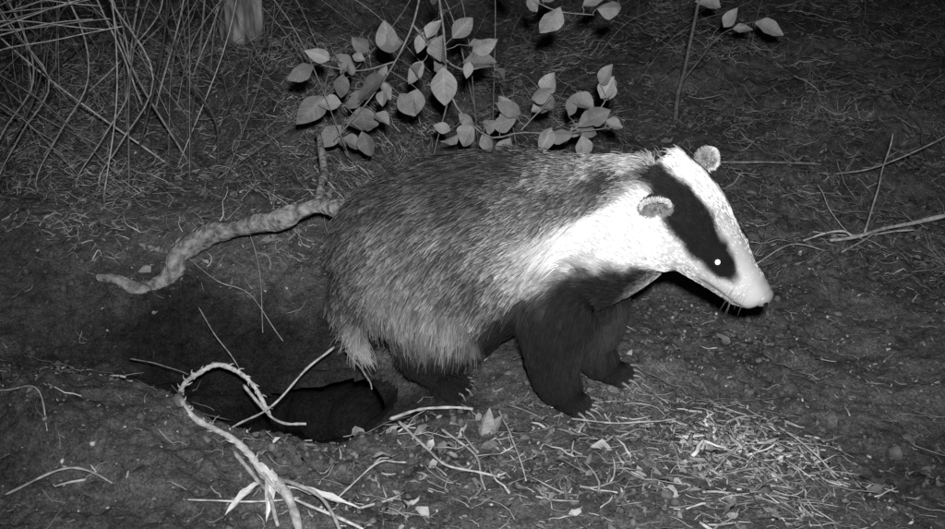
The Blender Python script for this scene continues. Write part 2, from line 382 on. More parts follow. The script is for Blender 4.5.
LS=[(-.166,.425,.052,100),(-.062,.415,.058,95),(-.02,.385,.065,5),(-.06,.385,.07,262),(-.175,.375,.08,215),(-.112,.345,.05,250),(-.125,.395,.045,300),
(-.215,.335,.05,205),(-.235,.295,.08,262),(-.275,.255,.058,228),(-.312,.315,.068,218),(-.27,.31,.042,170),(-.23,.25,.055,285),(-.20,.29,.036,-20),
(-.315,.40,.052,200),(-.285,.41,.045,150),(0,.41,.052,25),(.045,.39,.04,-40),(-.045,.25,.032,160),(-.03,.235,.045,210),(0,.26,.034,120),
(.04,.262,.052,-5),(.08,.235,.045,240),(.10,.29,.05,150),(.125,.272,.046,25),(.15,.255,.052,-8),(.21,.262,.052,-15),(.275,.27,.036,-5),(.20,.28,.042,80),
(.15,.32,.045,60),(.12,.325,.04,15),(.08,.29,.04,125),(.262,.325,.044,65),(.285,.31,.034,75),(.235,.285,.045,30),(.02,.24,.04,300),
(.08,.535,.05,120),(.14,.515,.055,60),(.175,.505,.06,250),(.22,.51,.052,40),(.25,.50,.05,-10),(.11,.53,.045,-70),(-.14,.44,.045,170),(-.09,.455,.04,60),(-.19,.35,.04,300),(.06,.255,.04,60),
(-.15,.33,.05,310),(-.26,.38,.05,260),(-.10,.40,.05,225),(-.04,.44,.05,60),(.16,.27,.05,250),(.22,.265,.045,280),(.25,.30,.05,150),(.0,.265,.05,255),(.17,.28,.045,120)]
LS=[(x,z,l,a,0) for x,z,l,a in LS]
for k in range(30):
    q=BP[rng.integers(0,len(BP))]
    if q[2]>.5: continue
    LS.append((q[0]+rng.normal(0,.02),q[2]+rng.normal(0,.02),rng.uniform(.022,.042),rng.uniform(0,360),q[1]-.475+rng.normal(.02,.03)))
sp=[]
for x,z,l,a,dy in LS:
    a=math.radians(a+rng.normal(0,8)); y=.475+dy+rng.normal(0,.03); l*=1.16
    ax=(math.cos(a),rng.normal(-.05,.35),math.sin(a)); nn=(rng.normal(0,.4),-.85,.5+rng.normal(0,.4))
    b=np.array([x,y,z+.008]); d=np.linalg.norm(BP-b,axis=1); q=BP[d.argmin()]
    lists.append(([q,(q+b)/2+[0,-.004,.004],b],.0009,.0007,.25))
    sp.append((b,ax,nn,l,rng.uniform(.56,.80),rng.uniform(.1,.6),rng.uniform(.13,.27)))
leaves_obj('leaves',sp,shrub); tube_obj('stems',lists,M_stem,6,20,shrub,wob=.003)
sap=bpy.data.objects.new('sapling',None); COL.objects.link(sap)
g0=float(ground(.62,1.25))
tube_obj('stem',[([(.56,1.25,g0-.01),(.565,1.24,g0+.08),(.575,1.22,g0+.2),(.60,1.2,g0+.42)],.008,.004,.16),([(.565,1.24,g0+.1),(.65,1.2,g0+.24),(.74,1.15,g0+.30)],.002,.001,.2)],M_stem,6,20,sap,wob=.006)
leaves_obj('leaves',[((.73,1.15,g0+.29),(1,-.2,-.25),(0,-.7,.7),.08,.6,.3,.3),((.66,1.19,g0+.27),(.3,-.2,.6),(0,-.7,.7),.06,.6,.3,.3),((.68,1.17,g0+.27),(.9,-.3,.1),(0,-.6,.7),.05,.6,.3,.3),((.65,1.2,g0+.32),(-.8,0,.4),(0,-.6,.7),.07,.6,.3,.3),((.60,1.2,g0+.42),(.3,0,.7),(0,-.8,.5),.08,.6,.3,.3)],sap)
sd=[]
for k in range(110):
    x,y=rng.uniform(-1.2,1.4),rng.uniform(.45,2.2)
    if rng.random()<.5: x=-rng.uniform(.3,1.3)
    z=float(ground(x,y))
    for m in range(rng.integers(2,5)):
        a=rng.uniform(0,6.28)
        sd.append(((x,y,z+rng.uniform(.005,.03)),(math.cos(a),math.sin(a),.3),(0,-.3,1),rng.uniform(.012,.026),rng.uniform(.5,.8),.3,rng.uniform(.12,.28)))
leaves_obj('ground_seedlings',sd)
th=[]
for k in range(150):
    x=-1.5+rng.random()**1.2*.95; y=rng.uniform(.45,2.0)
    if k<14: x=rng.uniform(-.8,.2);y=rng.uniform(1.2,2.6)
    z=float(ground(x,y)); lean=rng.normal(.05,.3); H=rng.uniform(.35,1.3)
    p=[(x,y,z-.01)]
    c=rng.normal(0,.14)
    for s in (.25,.5,.75,1):
        p.append((x+lean*H*s+c*math.sin(s*3.1)+rng.normal(0,.015),y+rng.normal(0,.04),z+H*s*(1 if s<.8 else rng.uniform(.8,1.0))))
    r=.0008+.0028*rng.random()**2; th.append((p,r,r*.5,.08+.5*rng.random()**2))
for k in range(22):
    x=rng.uniform(-1.5,-.7);y=rng.uniform(.5,1.3);z=float(ground(x,y))
    w=rng.uniform(.25,.7); H=rng.uniform(.3,.6)
    p=[(x,y,z),(x+w*.1,y,z+H*.6),(x+w*.4,y-.03,z+H),(x+w*.75,y-.05,z+H*.75),(x+w,y-.08,z+H*.25+rng.uniform(-.05,.1))]
    r=rng.uniform(.0008,.0022); th.append((p,r,r*.5,rng.uniform(.12,.4)))
for k in range(18):
    x=-1.35+rng.uniform(-.1,.1); z=.42+rng.uniform(-.06,.1)
    p=[(x,.6,z),(x+.15,.58,z+rng.uniform(0,.08)),(x+.32,.56,z+rng.uniform(.04,.14)),(x+.55,.55,z+rng.uniform(.05,.22))]
    th.append((p,rng.uniform(.0015,.004),.001,rng.uniform(.35,.7)))
for x0,d_ in ((-.78,.0),(-.83,.03),(-1.0,-.02),(-1.04,.05),(-.92,.06)):
    p=[(x0-.05,.62,.75),(x0+.02+d_,.60,.50),(x0+.10,.58,.34),(x0+.03,.56,.22),(x0-.03,.53,.12),(x0+.01,.5,.03)]
    th.append((p,.0022,.0014,.4))
tube_obj('bramble_thicket',th,M_stem,5,26,wob=.012)
hs=[]
for k in range(34):
    x=rng.uniform(-.6,1.4);y=rng.uniform(.9,2.4);z=float(ground(x,y));l=rng.uniform(.08,.4);a=rng.normal(0,.6)
    hs.append(([(x,y,z),(x+a*l*.4,y,z+l*.5),(x+a*l,y-.02,z+l*.85)],rng.uniform(.0008,.002),.0006,rng.uniform(.1,.3)))
tube_obj('dry_stalks',hs,M_stem,5,14,wob=.008)
def gz(x,y,o=.01,fl=None):
    g=float(ground(x,y)); 
    if fl is not None: g=max(g,fl)
    return (x,y,g+o)
tp=[(-.345,-.135,-.05),(-.372,-.106,-.012),(-.41,-.082,.008),(-.448,-.075,.010),(-.480,-.10,.004),(-.488,-.15,-.002),(-.467,-.215,-.005),(-.425,-.26,.0),(-.378,-.30,.0),(-.34,-.34,.0),(-.309,-.38,-.005),(-.28,-.42,-.005),(-.252,-.475,-.01),(-.23,-.55,-.02)]
tp=[(x,y,max(z,float(ground(x,y))+.010)) for x,y,z in tp]
bs=bpy.data.objects.new('thorny_bramble_stem',None); COL.objects.link(bs)
tube_obj('stem',[(tp,.0034,.0066,.55)],M_stem,10,130,bs,.35,.003,14)
c=catmull(tp,130); T=nrm(np.gradient(c,axis=0)); tl=[]
for k in range(2,98,2):
    s=nrm(np.cross(T[k],[0,0,1])); u=np.cross(s,T[k]); sg=1 if k%4==2 else -1
    d=nrm(s*sg+u*rng.uniform(.0,.8)); p=c[k]; q=rng.uniform(.5,1.2)
    tl.append(([p,p+d*.006*q+T[k]*.001,p+d*.011*q-T[k]*.005],.0028,.0003,.5))
tube_obj('thorns',tl,M_stem,6,6,bs)
tube_obj('dry_stems',[([gz(-.32,-.36),gz(-.29,-.42,.015),gz(-.24,-.46,.012),gz(-.15,-.52)],.0028,.0022,.55),([gz(-.36,-.34),gz(-.32,-.39,.018),gz(-.29,-.44,.02),gz(-.27,-.5)],.003,.003,.45),([gz(-.25,-.44,.01),gz(-.31,-.45,.02),gz(-.40,-.47,.02)],.0018,.0012,.5),
 ([gz(-.30,-.38,.01),gz(-.25,-.43,.03),gz(-.21,-.47,.02),gz(-.17,-.56,.02)],.0035,.0025,.4)],M_stem,6,20,bs,.3,.002)
leaves_obj('dry_blades',[(gz(-.335,-.355,.012),(.5,-.7,.1),(0,-.3,1),.13,.12,.9,.6),(gz(-.30,-.37,.012),(.15,-1,.15),(.3,-.3,1),.11,.16,.9,.65),(gz(-.27,-.41,.012),(.9,-.5,.1),(0,-.3,1),.12,.10,.9,.5),(gz(-.31,-.40,.02),(-.3,-.9,.25),(0,-.3,1),.09,.14,.9,.6)],bs)
st=[([(-.245,-.02,.02),(-.29,-.08,.0),(-.345,-.17,-.02),(-.385,-.26,.0)],.0024,.0015,.5),
 ([(-.385,-.12,.0),(-.345,-.17,-.02),(-.31,-.2,-.025),(-.27,-.21,-.02)],.0028,.002,.45),
 ([(-.23,.0,.0),(-.19,-.06,-.005),(-.17,-.12,-.01)],.0018,.0012,.4),
 ([gz(-.14,-.14,.02),gz(-.08,-.16,.02),gz(.0,-.18,.01)],.003,.0022,.45),
 ([gz(-.12,-.20,.02),gz(-.07,-.29,.012),gz(-.03,-.35,.02),gz(.04,-.37,.01)],.0026,.0016,.45),
 ([gz(-.05,-.24,.01),gz(.0,-.31,.015),gz(.02,-.40,.01)],.0024,.0015,.4),
 ([gz(.04,-.18,.015),gz(.06,-.27,.02),gz(.08,-.38,.01)],.0018,.0012,.4),
 ([gz(-.10,-.33,.01),gz(-.14,-.35,.02),gz(-.2,-.42,.01)],.0018,.0012,.45),
 ([gz(.5,-.2,.01),gz(.53,-.28,.02),gz(.56,-.34,.012)],.0018,.0012,.5),
 ([gz(.16,-.2,.01),gz(.26,-.21,.012),gz(.34,-.18,.01)],.0018,.0013,.4),
 ([gz(-.62,.02,.02,-.05),gz(-.55,-.02,.03,-.05),gz(-.5,-.05,.03,-.05)],.0014,.0008,.25),
 ([gz(-.8,-.25,.006),gz(-.72,-.27,.01),gz(-.66,-.30,.008),gz(-.63,-.36,.006)],.0016,.001,.4),
 ([gz(.6,.42,.01),gz(.68,.44,.02),gz(.75,.43,.015)],.0018,.001,.4),
 ([gz(.62,.9,.01),gz(.78,.93,.02),gz(.9,.98,.015)],.003,.002,.35),([gz(-.52,.15,.01,.0),gz(-.45,.05,.02,-.05),gz(-.40,.0,.02,-.1)],.0014,.0008,.35),
 ([gz(-.5,.42,.01),gz(-.46,.36,.03),gz(-.42,.25,.03),gz(-.40,.14,.02)],.0012,.0008,.35),
 ([gz(-.58,.30,.01),gz(-.50,.22,.03),gz(-.43,.20,.03),gz(-.36,.12,.02)],.0014,.0008,.35),
 ([gz(-.66,-.45,.01),gz(-.58,-.42,.015),gz(-.52,-.43,.01)],.002,.0014,.45)]
tube_obj('loose_sticks',st,M_stem,6,24,knob=.3,wob=.003)
db=[([gz(.78,.50,.015),gz(.86,.53,.03),gz(.95,.60,.035),gz(1.08,.66,.04),gz(1.25,.7,.05)],.003,.006,.6),
 ([gz(.80,.46,.012),gz(.9,.56,.03),gz(.98,.66,.02)],.002,.003,.5),([gz(.86,.53,.03),gz(.93,.66,.08),gz(.97,.75,.13),gz(1.0,.8,.2)],.0025,.0016,.5),
 ([gz(.76,.56,.012),gz(.88,.60,.02),gz(1.0,.59,.03)],.0018,.002,.5),([gz(.84,.55,.02),gz(.82,.62,.05),gz(.8,.7,.06)],.0016,.001,.5),([gz(.72,.49,.01),gz(.8,.52,.02),gz(.86,.53,.03)],.002,.003,.6),
 ([gz(.9,.9,.02),gz(1.0,.82,.12),gz(1.12,.78,.2)],.0025,.0012,.4)]
tube_obj('fallen_branch',db,M_stem,7,24,knob=.25,wob=.005)
leaves_obj('dead_leaf',[(gz(.015,-.24,.0),(.1,-.25,1),(.3,-1,.2),.062,.40,.8,.27),(gz(.03,-.235,.0),(.45,-.2,1),(-.6,-1,.2),.045,.36,.8,.22)])
# ---------------- badger ----------------
badger=bpy.data.objects.new('badger',None); COL.objects.link(badger)
Fv=nrm(np.array([.688,-.432,-.587])); Lv=nrm(np.array([.51,.86,-.035])); Uv=np.cross(Fv,Lv)
rl=math.radians(6); Lv,Uv=Lv*math.cos(rl)+Uv*math.sin(rl),Uv*math.cos(rl)-Lv*math.sin(rl)
H0=np.array([.310,-.131,.326])
def hd(f,l,u): return H0+f*Fv+l*Lv+u*Uv
torso=[(-.200,.06,.082,.06,.065),(-.172,.06,.100,.097,.112),(-.118,.05,.134,.130,.153),(-.035,.03,.173,.145,.165),(.0476,.01,.202,.138,.155),(.13,-.035,.230,.122,.143),(.205,-.075,.264,.10,.122),(.262,-.11,.303,.085,.100),(.309,-.131,.333,.08,.075)]
headS=[(-.05,0,.078,.072),(0,0,.087,.074),(.04,0,.084,.069),(.08,-.003,.070,.057),(.12,-.006,.051,.047),(.15,-.008,.039,.039),(.178,-.006,.033,.031),(.195,-.003,.026,.024)]
def loft(P,Ra,Rb,up,n,sides=28):
    D=catmull(np.column_stack([P,Ra,Rb]),n); C=D[:,:3]; T=nrm(np.gradient(C,axis=0))
    up=np.asarray(up,float); S=nrm(np.cross(T,up)); U=np.cross(S,T)
    a=np.arange(sides)*2*math.pi/sides
    V=C[:,None]+D[:,3][:,None,None]*S[:,None]*np.cos(a)[None,:,None]+D[:,4][:,None,None]*U[:,None]*np.sin(a)[None,:,None]
    k,s=np.meshgrid(np.arange(n-1),np.arange(sides),indexing='ij')
    F=np.stack([k*sides+s,k*sides+(s+1)%sides,(k+1)*sides+(s+1)%sides,(k+1)*sides+s],-1).reshape(-1,4)
    return (V.reshape(-1,3),[F,np.arange(sides)[None,::-1],((n-1)*sides+np.arange(sides))[None]]),C,T,D[:,3:]
def ell(c,r,ax=None,n=16):
    th=np.linspace(0,math.pi,n); ph=np.arange(2*n)*math.pi/n
    A,B=np.meshgrid(th[1:-1],ph,indexing='ij')
    v=np.stack([np.sin(A)*np.cos(B),np.sin(A)*np.sin(B),np.cos(A)],-1).reshape(-1,3)
    v=np.vstack([v,[[0,0,1],[0,0,-1]]])*np.array(r)
    if ax is not None: v=v@np.array(ax)
    m=2*n; q=n-2
    k,s=np.meshgrid(np.arange(q-1),np.arange(m),indexing='ij')
    F=np.stack([k*m+s,(k+1)*m+s,(k+1)*m+(s+1)%m,k*m+(s+1)%m],-1).reshape(-1,4)
    s=np.arange(m)
    t1=np.stack([np.full(m,q*m),s,(s+1)%m],-1); t2=np.stack([np.full(m,q*m+1),(q-1)*m+(s+1)%m,(q-1)*m+s],-1)
    return v+np.array(c),[F,t1,t2]
parts=[];chains=[]
tA=np.array(torso)
g,C,T,R=loft(tA[:,:3],tA[:,3],tA[:,4],(0,0,1),60,40); parts.append(g); chains.append((C,-T,R.mean(1),'torso')); torsoC,torsoT,torsoR=C,T,R
parts.append(ell((-.188,.06,.086),(.055,.075,.082)))
hP=np.array([hd(f,0,u) for f,u,w,h in headS]); hA=np.array(headS)
g,C,T,R=loft(hP,hA[:,2],hA[:,3],Uv,44,36); parts.append(g); chains.append((C,-T,R.mean(1),'head'))
parts.append(ell(hd(.195,0,-.002),(.010,.025,.022),np.array([Fv,Lv,Uv])))
parts.append(ell(hd(.160,0,-.033),(.028,.021,.012),np.array([Fv,Lv,Uv])))
for s in (-1,1):
    parts.append(ell(hd(.015,s*.045,-.028),(.065,.048,.048),np.array([Fv,Lv,Uv])))
    parts.append(ell(hd(.10,s*.035,.027),(.03,.014,.012),np.array([Fv,Lv,Uv])))
paws=[]
def leg(P,rad,kind,pawdir,claw):
    P=np.array(P,float); g,C,T,R=loft(P,np.array(rad),np.array(rad)*1.05,(0.2,1,.1),26,20); parts.append(g); chains.append((C,T,R.mean(1),kind))
    parts.append(ell(P[0],(rad[0],)*3)); e=P[-1]
    d=nrm(np.array([pawdir[0],pawdir[1],0.])); s=np.array([-d[1],d[0],0]); z=np.array([0,0,1.])
    gz_=float(ground(e[0],e[1]))
    c=np.array([e[0],e[1],gz_+.018]); parts.append(ell(c+d*.012,(.036,.030,.019),np.array([d,s,z])))
    for k in range(5):
        o=(k-2)/2; dd=nrm(d+s*o*.35); tip=c+d*(.036-.010*o*o)+s*o*.025; tip[2]=float(ground(tip[0],tip[1]))+.012
        parts.append(ell(tip,(.015,.0075,.010),np.array([dd,np.cross(z,dd),z])))
        paws.append((tip,dd,claw))
leg([(.14,-.085,.19),(.135,-.125,.12),(.135,-.14,.055),(.145,-.145,.012),(.152,-.15,-.005)],[.075,.058,.044,.037,.030],'leg',(.85,-.35),.026)
leg([(.20,-.02,.18),(.215,-.03,.10),(.210,-.045,.04),(.222,-.055,.008),(.232,-.06,-.005)],[.070,.054,.040,.034,.029],'leg',(.9,-.30),.026)
leg([(-.09,-.02,.13),(-.050,-.060,.080),(-.080,-.06,.03),(-.068,-.065,.005),(-.052,-.07,-.008)],[.085,.070,.048,.036,.028],'hleg',(.95,-.2),.014)
leg([(-.08,.11,.13),(-.03,.15,.085),(-.08,.15,.03),(-.07,.15,.02),(-.05,.15,.02)],[.085,.065,.036,.03,.026],'hleg',(.95,-.1),.014)
tP=np.array([(-.185,.03,.09),(-.203,.0,.055),(-.198,-.02,.03),(-.188,-.03,.008)])
g,C,T,R=loft(tP,np.array([.032,.018,.011,.005]),np.array([.032,.018,.011,.005]),(0,1,0),20,16); parts.append(g); chains.append((C,T,R.mean(1),'tail'))
v,f=merge(parts)
raw=bpy.data.objects.new('raw',mesh_np('raw',v,f)); COL.objects.link(raw)
md=raw.modifiers.new('r','REMESH'); md.mode='VOXEL'; md.voxel_size=.004
sm=raw.modifiers.new('s','SMOOTH'); sm.factor=.5; sm.iterations=12
dg=bpy.context.evaluated_depsgraph_get(); ev=raw.evaluated_get(dg); body=bpy.data.meshes.new_from_object(ev)
bpy.data.objects.remove(raw)
body.name='body'
n=len(body.vertices); co=np.empty(n*3,np.float32); body.vertices.foreach_get('co',co); co=co.reshape(-1,3).astype(float)
body.polygons.foreach_set('use_smooth',np.ones(len(body.polygons),bool))
body.calc_loop_triangles(); tr=np.empty(len(body.loop_triangles)*3,np.int32); body.loop_triangles.foreach_get('vertices',tr); tr=tr.reshape(-1,3)
vn=np.zeros_like(co); fn=np.cross(co[tr[:,1]]-co[tr[:,0]],co[tr[:,2]]-co[tr[:,0]])
for k in range(3): np.add.at(vn,tr[:,k],fn)
vn=nrm(vn)
def fields(P):
    W=[];FL=[];info=[]
    for C,fl,r,kind in chains:
        best=np.full(len(P),1e9);idx=np.zeros(len(P),int)
        for k in range(len(C)):
            d=np.linalg.norm(P-C[k],axis=1)/r[k]; m=d<best; best[m]=d[m]; idx[m]=k
        W.append(np.exp(-7*best)); FL.append(fl[idx]); info.append(idx)
    W=np.array(W)
    f=(P-H0)@Fv; hs=ss(-.085,-.025,f); sh=W[0]+W[1]; near=ss(.05,.12,P[:,0])
    W[1]=sh*hs*near; W[0]=sh*(1-hs*near)
    W/=W.sum(0)+1e-12
    return W,np.array(FL),info
def headco(P):
    d=P-H0; return d@Fv,d@Lv,d@Uv
def tone_of(P,W,info):
    f,l,u=headco(P)
    w=np.interp(f,hA[:,0],hA[:,2]); h=np.interp(f,hA[:,0],hA[:,3]); uc=np.interp(f,hA[:,0],hA[:,1])
    ph=np.degrees(np.arctan2(np.abs(l)/w,(u-uc)/h))
    ph=ph+4*noise(P[:,0]*70,P[:,1]*70,P[:,2]*70,51)
    lo=np.interp(f,[-.08,-.03,0,.04,.08,.12,.150,.168],[26,22,19,19,23,32,46,62]); hi=np.interp(f,[-.08,-.03,0,.04,.09,.13,.150,.168],[52,57,64,74,82,81,76,62])
    s=6
    dark=ss(lo-s,lo+s,ph)*(1-ss(hi-s,hi+s,ph))*(1-ss(.140,.165,f))
    thr=ss(132,148,ph)*(1-ss(.04,.09,f))
    th=.82*(1-dark)*(1-thr)+.020
    mouth=np.exp(-((u+.022)/.0028)**2)*ss(.10,.12,f)*(1-ss(.185,.195,f))
    th=th*(1-.8*mouth)
    th=th*(1-.25*ss(.165,.188,f)*(1-ss(20,60,ph)))*(1-.15*(.5+.5*noise(P[:,0]*60,P[:,1]*60,P[:,2]*60,57)))
    it=info[0]; Ct=torsoC[it]; Tt=torsoT[it]; S=nrm(np.cross(Tt,[0,0,1.])); Ut=np.cross(S,Tt); d=P-Ct
    pt=np.degrees(np.arctan2(np.abs((d*S).sum(1)),(d*Ut).sum(1)))+9*noise(P[:,0]*28,P[:,1]*28,P[:,2]*28,52)
    xx=Ct[:,0]+.3*(P[:,0]-Ct[:,0])
    m1=noise(P[:,0]*13,P[:,1]*13,P[:,2]*11,53)*.5+noise(P[:,0]*44,P[:,1]*44,P[:,2]*18,54)*.6+noise(P[:,0]*95,P[:,1]*95,P[:,2]*40,58)*.4
    g=.155*np.exp(.75*m1)
    g=g*(.38+.62*ss(10,72,pt))*(1+.25*np.exp(-((pt-98)/18)**2)*ss(.1,-.1,xx))
    wht=.82*ss(60,78,pt)*(1-ss(108,118,pt))
    lb=np.interp(xx,[.16,.28],[38,24]); wht2=.42*(1-ss(lb-12,lb+8,pt))
    fr=ss(.05,.21,xx); fr2=ss(.08,.26,xx)
    drk=ss(lb-2,lb+8,pt)*(1-ss(54,66,pt))
    tt=g*(1-fr*ss(60,76,pt)*(1-ss(112,126,pt)))+fr*wht
    tt=tt*(1-fr2*(1-ss(lb-12,lb+8,pt)))+fr2*wht2
    tt=tt*(1-.62*ss(.17,.29,xx+.03*noise(P[:,0]*30,P[:,1]*30,P[:,2]*30,59))*drk)
    a0=np.interp(xx,[-.2,.0,.08,.14,.3],[120,118,110,102,106])
    bl=ss(a0,a0+20,pt); bl=np.maximum(bl,ss(.115,.01,P[:,2])*ss(.1,.05,xx)*.92)
    tt=tt*(1-bl)+.016*bl
    kinds=[c[3] for c in chains]; out=0
    for k,kd in enumerate(kinds):
        if kd=='head': v=th
        elif kd=='torso': v=tt
        elif kd=='leg': 
            z=P[:,2]; v=.016+0*tt; v=v+(tt-v)*ss(.15,.21,z)
        elif kd=='hleg':
            z=P[:,2]; v=.016+0*tt; v=v+(np.minimum(tt,.16)-v)*ss(.05,.14,z)
        else: v=.30+0*tt
        out=out+W[k]*v
    return out,ph,f
W,FL,info=fields(co); tone,_,_=tone_of(co,W,info)
a=body.attributes.new('tone','FLOAT','POINT'); a.data.foreach_set('value',(tone*.6).astype(np.float32))
M_skin=gmat('badger_skin',.9,1.0,100,.9,0,True)
new_obj('body',body,M_skin,badger)
NH=200000
area=np.linalg.norm(fn,axis=1)*.5; cen=co[tr].mean(1)
fh=(cen-H0)@Fv
aw=area*np.where(fh>-.02,2.4,1.0)*np.where(fh>.13,1.8,1.0)
ti=rng.choice(len(tr),NH,p=aw/aw.sum()); r1=np.sqrt(rng.random(NH)); r2=rng.random(NH)
b=np.stack([1-r1,r1*(1-r2),r1*r2],-1)
P=(co[tr[ti]]*b[...,None]).sum(1); Nn=nrm((vn[tr[ti]]*b[...,None]).sum(1))
eyeR=hd(.111,-.0475,.0195); eyeL=hd(.111,.0475,.0195)
keep=(np.linalg.norm(P-eyeR,axis=1)>.0085)&(np.linalg.norm(P-eyeL,axis=1)>.0085)&(((P-H0)@Fv)<.192)
keep&=~(P[:,2]<ground(P[:,0],P[:,1])+.003)
P=P[keep];Nn=Nn[keep];NH=len(P)
W,FL,info=fields(P); tone,ph,f=tone_of(P,W,info)
flow=nrm((W[...,None]*FL).sum(0))
kinds=[c[3] for c in chains]
xx=torsoC[info[0]][:,0]
lenT=np.interp(xx,[-.2,0,.12,.2,.28],[.038,.038,.034,.028,.020])
lenH=np.interp(f,[-.05,0,.06,.12,.16,.2],[.020,.014,.009,.0065,.0055,.004])
ld={'torso':lenT,'head':lenH,'leg':np.full(NH,.020)*ss(-.03,.05,P[:,2])+.004,'hleg':np.interp(P[:,2],[-.03,.04,.1],[.006,.018,.034]),'tail':np.full(NH,.026)}
Ln=sum(W[k]*ld[kd] for k,kd in enumerate(kinds))
guard=(rng.random(NH)<.12)&(f<-.03)
Ln=Ln*rng.uniform(.55,1.2,NH)*np.where(guard,1.5,1)
down=np.array([0,0,-1.])
grav=np.clip(Ln/.04,0,1)[:,None]
nv=np.stack([noise(P[:,0]*22,P[:,1]*22,P[:,2]*22,s) for s in (61,62,63)],-1)
d=flow+down*.65*grav*(W[0][:,None])+nv*.38*grav+rng.normal(0,.17,(NH,3))
d=d-Nn*(d*Nn).sum(1,keepdims=True); d=nrm(d)
lift=(rng.uniform(.18,.50,NH)+.10*nv[:,0]+.10*guard)[:,None]*np.where(f>-.05,.6,1)[:,None]
K=5; s=np.linspace(0,1,K)
pts=P[:,None,:]-Nn[:,None]*.001+Ln[:,None,None]*(d[:,None]*s[None,:,None]+Nn[:,None]*lift[:,None]*(s-.45*s*s)[None,:,None]*1.3+down*(.10*grav)[:,None]*(s*s)[None,:,None])
G=rng.choice(NH,NH//20,replace=False); kd=kdtree.KDTree(len(G))
for i_,g_ in enumerate(G): kd.insert(P[g_],i_)
kd.balance()
near=np.array([G[kd.find(p)[1]] for p in P])
off=(pts[near]-pts)*(np.where(guard,.15,rng.uniform(.15,.65,NH))[:,None,None])*(s**1.5)[None,:,None]*np.where(Ln[near]>Ln*1.5,.3,1)[:,None,None]
pts=pts+off
griz=ss(.02,.07,tone)*(1-ss(.35,.55,tone))*W[0]
band=np.array([1.0,.7,.22,.8,2.9])
colr=tone[:,None]*(1+(griz[:,None])*(band[None]-1))
cl=rng.random(NH)[near]; colr=colr*(1+.38*(cl-.5)[:,None]*(1+griz[:,None]))*rng.uniform(.65,1.35,NH)[:,None]
colr=np.clip(colr,.008,.86)
rad=(np.interp(Ln,[.003,.04],[.00040,.00058])[:,None]*np.array([1,1,.9,.65,.2])[None])*np.where(guard,1.1,1)[:,None]
hc=bpy.data.hair_curves.new('fur'); hc.add_curves([K]*NH)
hc.attributes['position'].data.foreach_set('vector',np.ascontiguousarray(pts,dtype=np.float32).ravel())
ra=hc.attributes.get('radius') or hc.attributes.new('radius','FLOAT','POINT'); ra.data.foreach_set('value',rad.astype(np.float32).ravel())
ta=hc.attributes.new('tone','FLOAT','POINT'); ta.data.foreach_set('value',colr.astype(np.float32).ravel())
M_fur=bpy.data.materials.new('fur'); M_fur.use_nodes=True; nt=M_fur.node_tree; bs_=diffuse(M_fur); at=nt.nodes.new('ShaderNodeAttribute'); at.attribute_name='tone'
nt.links.new(at.outputs['Fac'],bs_.inputs['Color'])
hc.materials.append(M_fur); fo=bpy.data.objects.new('fur',hc); COL.objects.link(fo); fo.parent=badger
M_ear=gmat('ear_skin',.05,.12,80,.9,.2)
ear_h=[]
def ear(name,f0,l0,u0,side,sc,inner,bk):
    c=hd(f0,l0,u0); upd=nrm(Uv*.75+side*Lv*.55-Fv*.35); face=nrm(Fv*.55+side*Lv*.65-Uv*.15); face=nrm(face-upd*np.dot(face,upd)); sd_=np.cross(upd,face)
    A=9;B=24;V=[];
    for lay_,th in ((0,0),(1,-.004)):
        for a_ in range(A):
            r=a_/(A-1)
            for b_ in range(B):
                an=2*math.pi*b_/B
                x=math.cos(an)*r*.022*sc; y=(math.sin(an)*r*.019+.010)*sc
                V.append(c+sd_*x+upd*y+face*(.014*r*r-.004+th*(1-r*.6)))
    V=np.array(V); FF=[]
    for lay_ in (0,1):
        o=lay_*A*B
        for a_ in range(A-1):
            for b_ in range(B):
                q=[o+a_*B+b_,o+a_*B+(b_+1)%B,o+(a_+1)*B+(b_+1)%B,o+(a_+1)*B+b_]
                FF.append(q if lay_ else q[::-1])
    for b_ in range(B): FF.append([(A-1)*B+b_,(A-1)*B+(b_+1)%B,A*B+(A-1)*B+(b_+1)%B,A*B+(A-1)*B+b_])
    new_obj(name,mesh_np(name,V,[np.array(FF)]),M_ear,badger)
    n=4000; an=rng.uniform(0,6.283,n); r=np.where(rng.random(n)<.5,rng.uniform(.86,1.0,n),np.sqrt(rng.random(n)))
    back=rng.random(n)<.45
    x=np.cos(an)*r*.022*sc;y=(np.sin(an)*r*.019+.010)*sc
    p=c+sd_*x[:,None]+upd*y[:,None]+face*((.014*r*r-.004)-np.where(back,.004*(1-r*.6),0))[:,None]
    rim=(r>.86)&(np.sin(an)>-.1+.3*rng.random(n))
    dd=nrm(sd_*np.cos(an)[:,None]*.7+upd*(np.sin(an)*.7+.3)[:,None]+face*np.where(back,-.25,.3)[:,None]+rng.normal(0,.3,(n,3)))
    l=np.where(rim,.006,.008)*rng.uniform(.6,1.3,n)
    pp=p[:,None]+dd[:,None]*l[:,None,None]*np.linspace(0,1,4)[None,:,None]
    tn=np.where(rim,.70,np.where(back,bk,inner))*rng.uniform(.6,1.2,n)
    ear_h.append((pp,tn))
ear('ear_right',-.010,-.079,.034,-1,.90,.24,.04); ear('ear_left',-.018,.080,.050,1,.80,.75,.35)
wp=[];wt=[]
for sd_ in (-1,1):
    for k in range(16):
        p=hd(rng.uniform(.15,.182),sd_*.033,rng.uniform(-.016,.006)); dd=nrm(sd_*Lv*1.0+Fv*rng.uniform(-.3,.5)-Uv*rng.uniform(.0,.5)); l=rng.uniform(.02,.045)
        q=np.linspace(0,1,4)[:,None]; wp.append(p+dd*l*q-np.array([0,0,.1])*l*q*q); wt.append(.25)
ear_h.append((np.array(wp),np.array(wt)))
pp=np.concatenate([e_[0] for e_ in ear_h]); tn=np.concatenate([e_[1] for e_ in ear_h])
